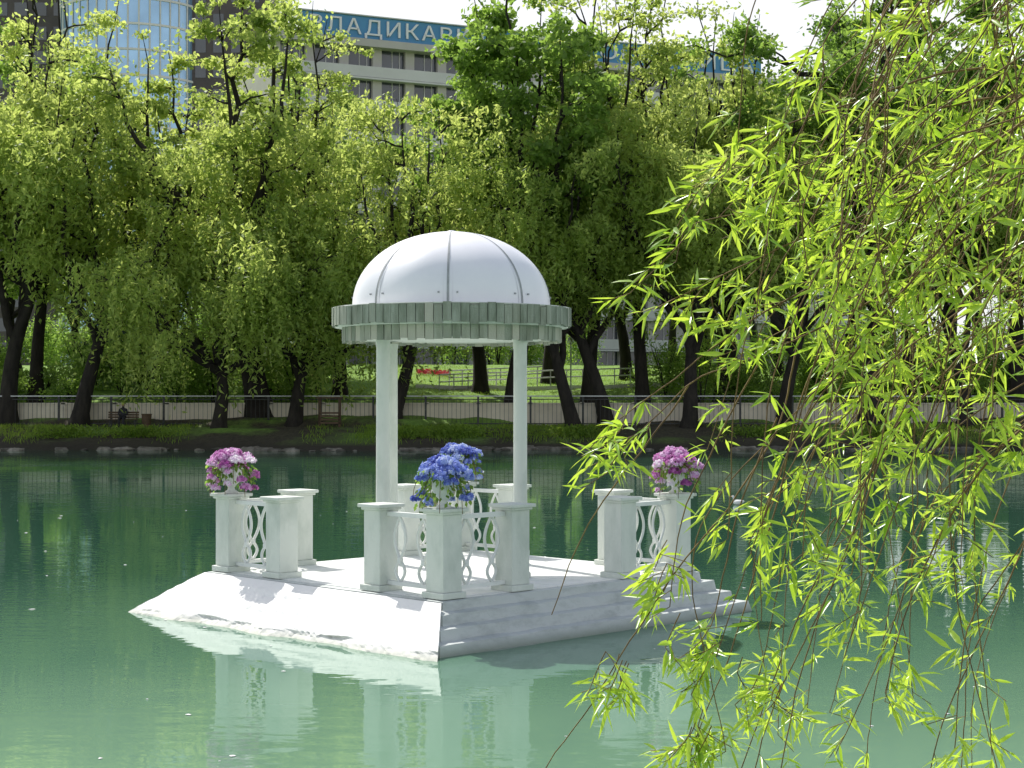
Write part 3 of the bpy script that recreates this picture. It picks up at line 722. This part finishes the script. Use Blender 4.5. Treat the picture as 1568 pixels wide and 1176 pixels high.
E=[
 [q(1640,60,5.4),q(1480,90,5.2),q(1330,150,5.0),q(1200,200,4.9),q(1110,250,4.9),q(1095,275,4.9)],
 [q(1640,120,5.2),q(1460,150,5.2),q(1300,225,5.1),q(1170,270,5.1),q(1110,330,5.0)],
 [q(1640,180,5.6),q(1430,250,5.3),q(1250,300,5.1),q(1110,330,5.1),q(1050,350,5.1),q(1035,400,5.1)],
 [q(1640,120,4.8),q(1420,290,4.9),q(1250,360,5.0),q(1120,420,5.0),q(1045,455,5.0),q(1020,470,5.0)],
 [q(1640,200,5.3),q(1400,360,5.2),q(1200,460,5.0),q(1090,530,5.0),q(1030,580,5.0),q(960,630,5.0),q(900,690,5.0)],
 [q(1640,250,5.0),q(1380,430,5.0),q(1190,530,5.0),q(1070,575,5.0),q(1010,625,5.0),q(945,690,5.0),q(925,725,5.0)],
 [q(1560,230,4.8),q(1400,400,4.8),q(1290,540,4.8),q(1210,650,4.8),q(1170,740,4.8),q(1150,790,4.8)],
 [q(1660,300,5.1),q(1450,470,5.1),q(1330,600,5.1),q(1250,690,5.1),q(1200,790,5.1)],
 [q(1660,420,5.3),q(1480,560,5.2),q(1380,690,5.2),q(1300,800,5.2),q(1270,900,5.2)],
 [q(1660,60,5.0),q(1500,200,5.0),q(1380,290,5.0),q(1290,380,5.0),q(1240,470,5.0)],
 [q(1660,560,4.9),q(1520,680,4.9),q(1430,800,4.9),q(1370,930,4.9),q(1340,1050,4.9)],
]
for e in E: strand(e,.36,.005)
for ei,e in enumerate(E):
    s=smooth(e,.1)
    for k in range(3 if ei in (4,5,6) else 5):
        i=rng.integers(len(s)//4,int((len(s)-1)*(.75 if ei in (4,5) else 1))); p=s[i]; L=rng.uniform(.10,.26)
        strand([p,p+np.array([-.35*L,rng.normal()*.06,-.40*L]),p+np.array([-.6*L+rng.normal()*.05,rng.normal()*.08,-.85*L])],.4,.002)
strand([q(1450,250,5.1),q(1330,420,5.1),q(1240,600,5.1),q(1200,760,5.1),q(1165,860,5.1),q(1120,1000,5.1),q(1080,1090,5.1),q(1050,1165,5.1)],.10,.004)
strand([q(1420,200,5.2),q(1260,450,5.2),q(1205,640,5.1),q(1130,760,5.0),q(1050,860,5.0),q(960,985,5.0),q(900,1080,5.0),q(830,1175,5.0),q(800,1240,5)],.0,.004,tip=False)
strand([q(1060,590,5.1),q(985,690,5.1),q(925,770,5.1),q(880,850,5.1),q(842,950,5.1)],.0,.003,tip=False)
for (cx,cy,rx,ry,n_) in [(960,1005,38,18,5),(1028,850,12,30,2),(1035,905,12,25,2),(1085,985,25,25,3),(1150,1040,40,35,5),(1080,1110,40,30,5),(950,660,35,25,3)]:
    for k in range(n_):
        px=cx+rng.normal()*rx*.6; py=cy+rng.normal()*ry*.6; a=np.array(q(px,py,5.0+rng.normal()*.06))
        strand([a,a+np.array([-.02,0,-.05]),a+np.array([-.03+rng.normal()*.03,rng.normal()*.02,-.10])],.45,.0018)
strand([q(1160,560,5),q(1090,700,5),q(1045,800,5.0),q(1030,930,5.0)],.04,.003)
strand([q(1190,640,5),q(1140,760,5),q(1115,860,5.0),q(1090,960,5.0),q(1060,1000,5)],.04,.003)
trunk_base=np.array([3.9,3.2,.7]); fork=np.array([3.7,3.5,3.0])
tube(mb,bez(trunk_base,np.array([4.0,3.2,1.9]),fork,8),np.linspace(.30,.19,8),12,1)
limbs=[]
for en,ct in [((1.4,5.2,4.75),(2.4,4.6,4.9)),((1.6,6.2,5.0),(2.8,5.4,5.2)),((1.7,4.4,4.4),(2.8,4.2,4.6)),((2.0,5.6,4.3),(3.2,4.8,4.3)),((2.3,6.6,4.6),(3.3,5.4,4.8)),((2.1,4.7,3.7),(3.1,4.2,3.8)),((2.2,5.3,3.1),(3.3,4.4,3.4))]:
    l=bez(fork,np.array(ct),np.array(en),24); tube(mb,l,np.linspace(.09,.012,24),7,1); limbs.append(l)
allp=np.concatenate([l[12:] for l in limbs])
for i in range(84):
    Yd=rng.uniform(4.3,6.6); k=Yd/5; xx=rng.uniform(1.02,1.80)*k; z0=rng.uniform(3.5,4.3) if rng.random()<.6 else rng.uniform(2.5,3.5)
    z0=2.74+(z0-2.74)*k
    p=np.array([xx,Yd,z0])
    L=rng.uniform(.6,2.0)*k
    if xx/k<1.18: L=min(L,rng.uniform(.4,1.1))
    dr=-rng.uniform(.06,.36)*L+rng.normal()*.06
    zig=rng.normal(size=(3,2))*.07
    j=np.argmin(np.linalg.norm(allp-p-[.4,0,.3],axis=1)); 
    far_=np.linalg.norm(allp[j]-p)<1.0
    tail=[p,p+[dr*.45+zig[0,0],zig[0,1],-.26*L],p+[dr*.8+zig[1,0],zig[1,1],-.6*L],p+[dr+zig[2,0],zig[2,1],-L]]
    pts=[allp[j]]+tail if far_ else [p+[1.1,-.1,.75],p+[.5,0,.35]]+tail
    strand(pts,rng.uniform(.12,.31),.0032,ls=rng.uniform(.85,1.1))
B_=np.array(LB);D=np.array(LD);L_=np.array(LL)[:,None];A_=np.array(LA); n=len(B_)
print('near leaves',n)
S=unit(np.cross(D,unit(rng.normal(size=(n,3))+[0,0,.9]))); Nn=np.cross(S,D)
Wd=L_*rng.uniform(.06,.09,(n,1)); G=np.array([0,0,-1.])*L_*rng.uniform(.0,.25,(n,1))
m1=B_+D*L_*.3+G*.09;m2=B_+D*L_*.65+G*.42;tp=B_+D*L_+G
fo=Nn*Wd*.35
vv=np.stack([B_,m1+S*Wd+fo,m1,m1-S*Wd+fo,m2+S*Wd*.8+fo,m2,m2-S*Wd*.8+fo,tp],1).reshape(-1,3)
o8=(np.arange(n)*8)[:,None]
tri=np.concatenate([o8+np.array([0,1,2]),o8+np.array([0,2,3]),o8+np.array([4,7,5]),o8+np.array([5,7,6])])
qd=np.concatenate([o8+np.array([1,4,5,2]),o8+np.array([2,5,6,3])])
base=mb.n
mb.add(vv,tri,2,np.repeat(A_,8),True)
mb.fv.append((qd+base).ravel()); mb.fl.append(np.full(len(qd),4)); mb.m.append(np.full(len(qd),2)); mb.sm.append(np.full(len(qd),True))
mb.obj('weeping_willow',[M_twig,M_bark,M_fleaf])
# ------------------------------------------------------------------ bird and floating fluff
def gull(x,y):
    e=empty('white_duck',(x,y,0)); mb=MB()
    tube(mb,[(-.20,0,.10),(-.16,0,.09),(-.08,0,.07),(.02,0,.06),(.10,0,.07),(.15,0,.09)],[.005,.03,.065,.075,.06,.02],10)
    tube(mb,[(.10,0,.08),(.13,0,.13),(.14,0,.18),(.16,0,.21),(.19,0,.215)],[.04,.026,.024,.034,.012],8); mb.obj('body',[M_feather],e)
    mb=MB(); tube(mb,[(.18,0,.212),(.205,0,.206),(.235,0,.20)],[.012,.010,.003],6); mb.obj('beak',[M_beak],e); e.rotation_euler=(0,0,2.4)
gull((1130-784)/2500*42,42)
mb=MB(); rg=np.random.default_rng(31)
for i in range(70):
    y=rg.uniform(12.2,40)**1.0; x=rg.uniform(-.32,.32)*y; s=rg.uniform(.008,.028) if i>8 else .04
    k=7; v=[(x+s*(1+.3*rg.normal())*math.cos(a),y+s*(1+.3*rg.normal())*math.sin(a),.006) for a in np.arange(k)*2*PI/k]+[(x,y,.012)]
    mb.add(v,[(j,(j+1)%k,k) for j in range(k)],0)
mb.obj('floating_petals',[M_feather])
# ------------------------------------------------------------------ light, world, camera
sd=Vector((-.55,.83,0)).normalized(); el=math.radians(50)
d=Vector((sd.x*math.cos(el),sd.y*math.cos(el),math.sin(el)))
sun=bpy.data.lights.new('sun','SUN'); sun.energy=5.0; sun.angle=math.radians(.5); sun.color=(1,.97,.91)
so=bpy.data.objects.new('sun',sun); so.rotation_euler=d.to_track_quat('Z','Y').to_euler(); so.location=(-20,20,40); scene.collection.objects.link(so)
w=bpy.data.worlds.new('World'); scene.world=w; w.use_nodes=True; nt=w.node_tree; nt.nodes.clear()
o=nt.nodes.new('ShaderNodeOutputWorld'); bg=nt.nodes.new('ShaderNodeBackground'); sk=nt.nodes.new('ShaderNodeTexSky')
sk.sky_type='NISHITA'; sk.sun_disc=False; sk.sun_elevation=el; sk.sun_rotation=math.atan2(sd.x,sd.y); sk.dust_density=2.5; sk.air_density=1.0
tc=nt.nodes.new('ShaderNodeTexCoord'); sx=nt.nodes.new('ShaderNodeSeparateXYZ'); nt.links.new(tc.outputs['Generated'],sx.inputs[0])
mr=nt.nodes.new('ShaderNodeMapRange'); mr.inputs['From Min'].default_value=.2; mr.inputs['From Max'].default_value=.55; mr.inputs['To Min'].default_value=.95; mr.inputs['To Max'].default_value=.12; nt.links.new(sx.outputs['Z'],mr.inputs[0])
mx=nt.nodes.new('ShaderNodeMix'); mx.data_type='RGBA'; nt.links.new(mr.outputs[0],mx.inputs[0]); nt.links.new(sk.outputs[0],mx.inputs[6]); mx.inputs[7].default_value=(7.2,7.3,7.4,1)
bg.inputs[1].default_value=.15; nt.links.new(mx.outputs[2],bg.inputs[0]); nt.links.new(bg.outputs[0],o.inputs[0])
cam=bpy.data.cameras.new('camera'); cam.lens=57.4; cam.sensor_width=36; cam.clip_end=8000; cam.clip_start=.1
co=bpy.data.objects.new('camera',cam); co.location=(0,0,2.74); co.rotation_euler=(math.radians(90.5),0,0); scene.collection.objects.link(co); scene.camera=co
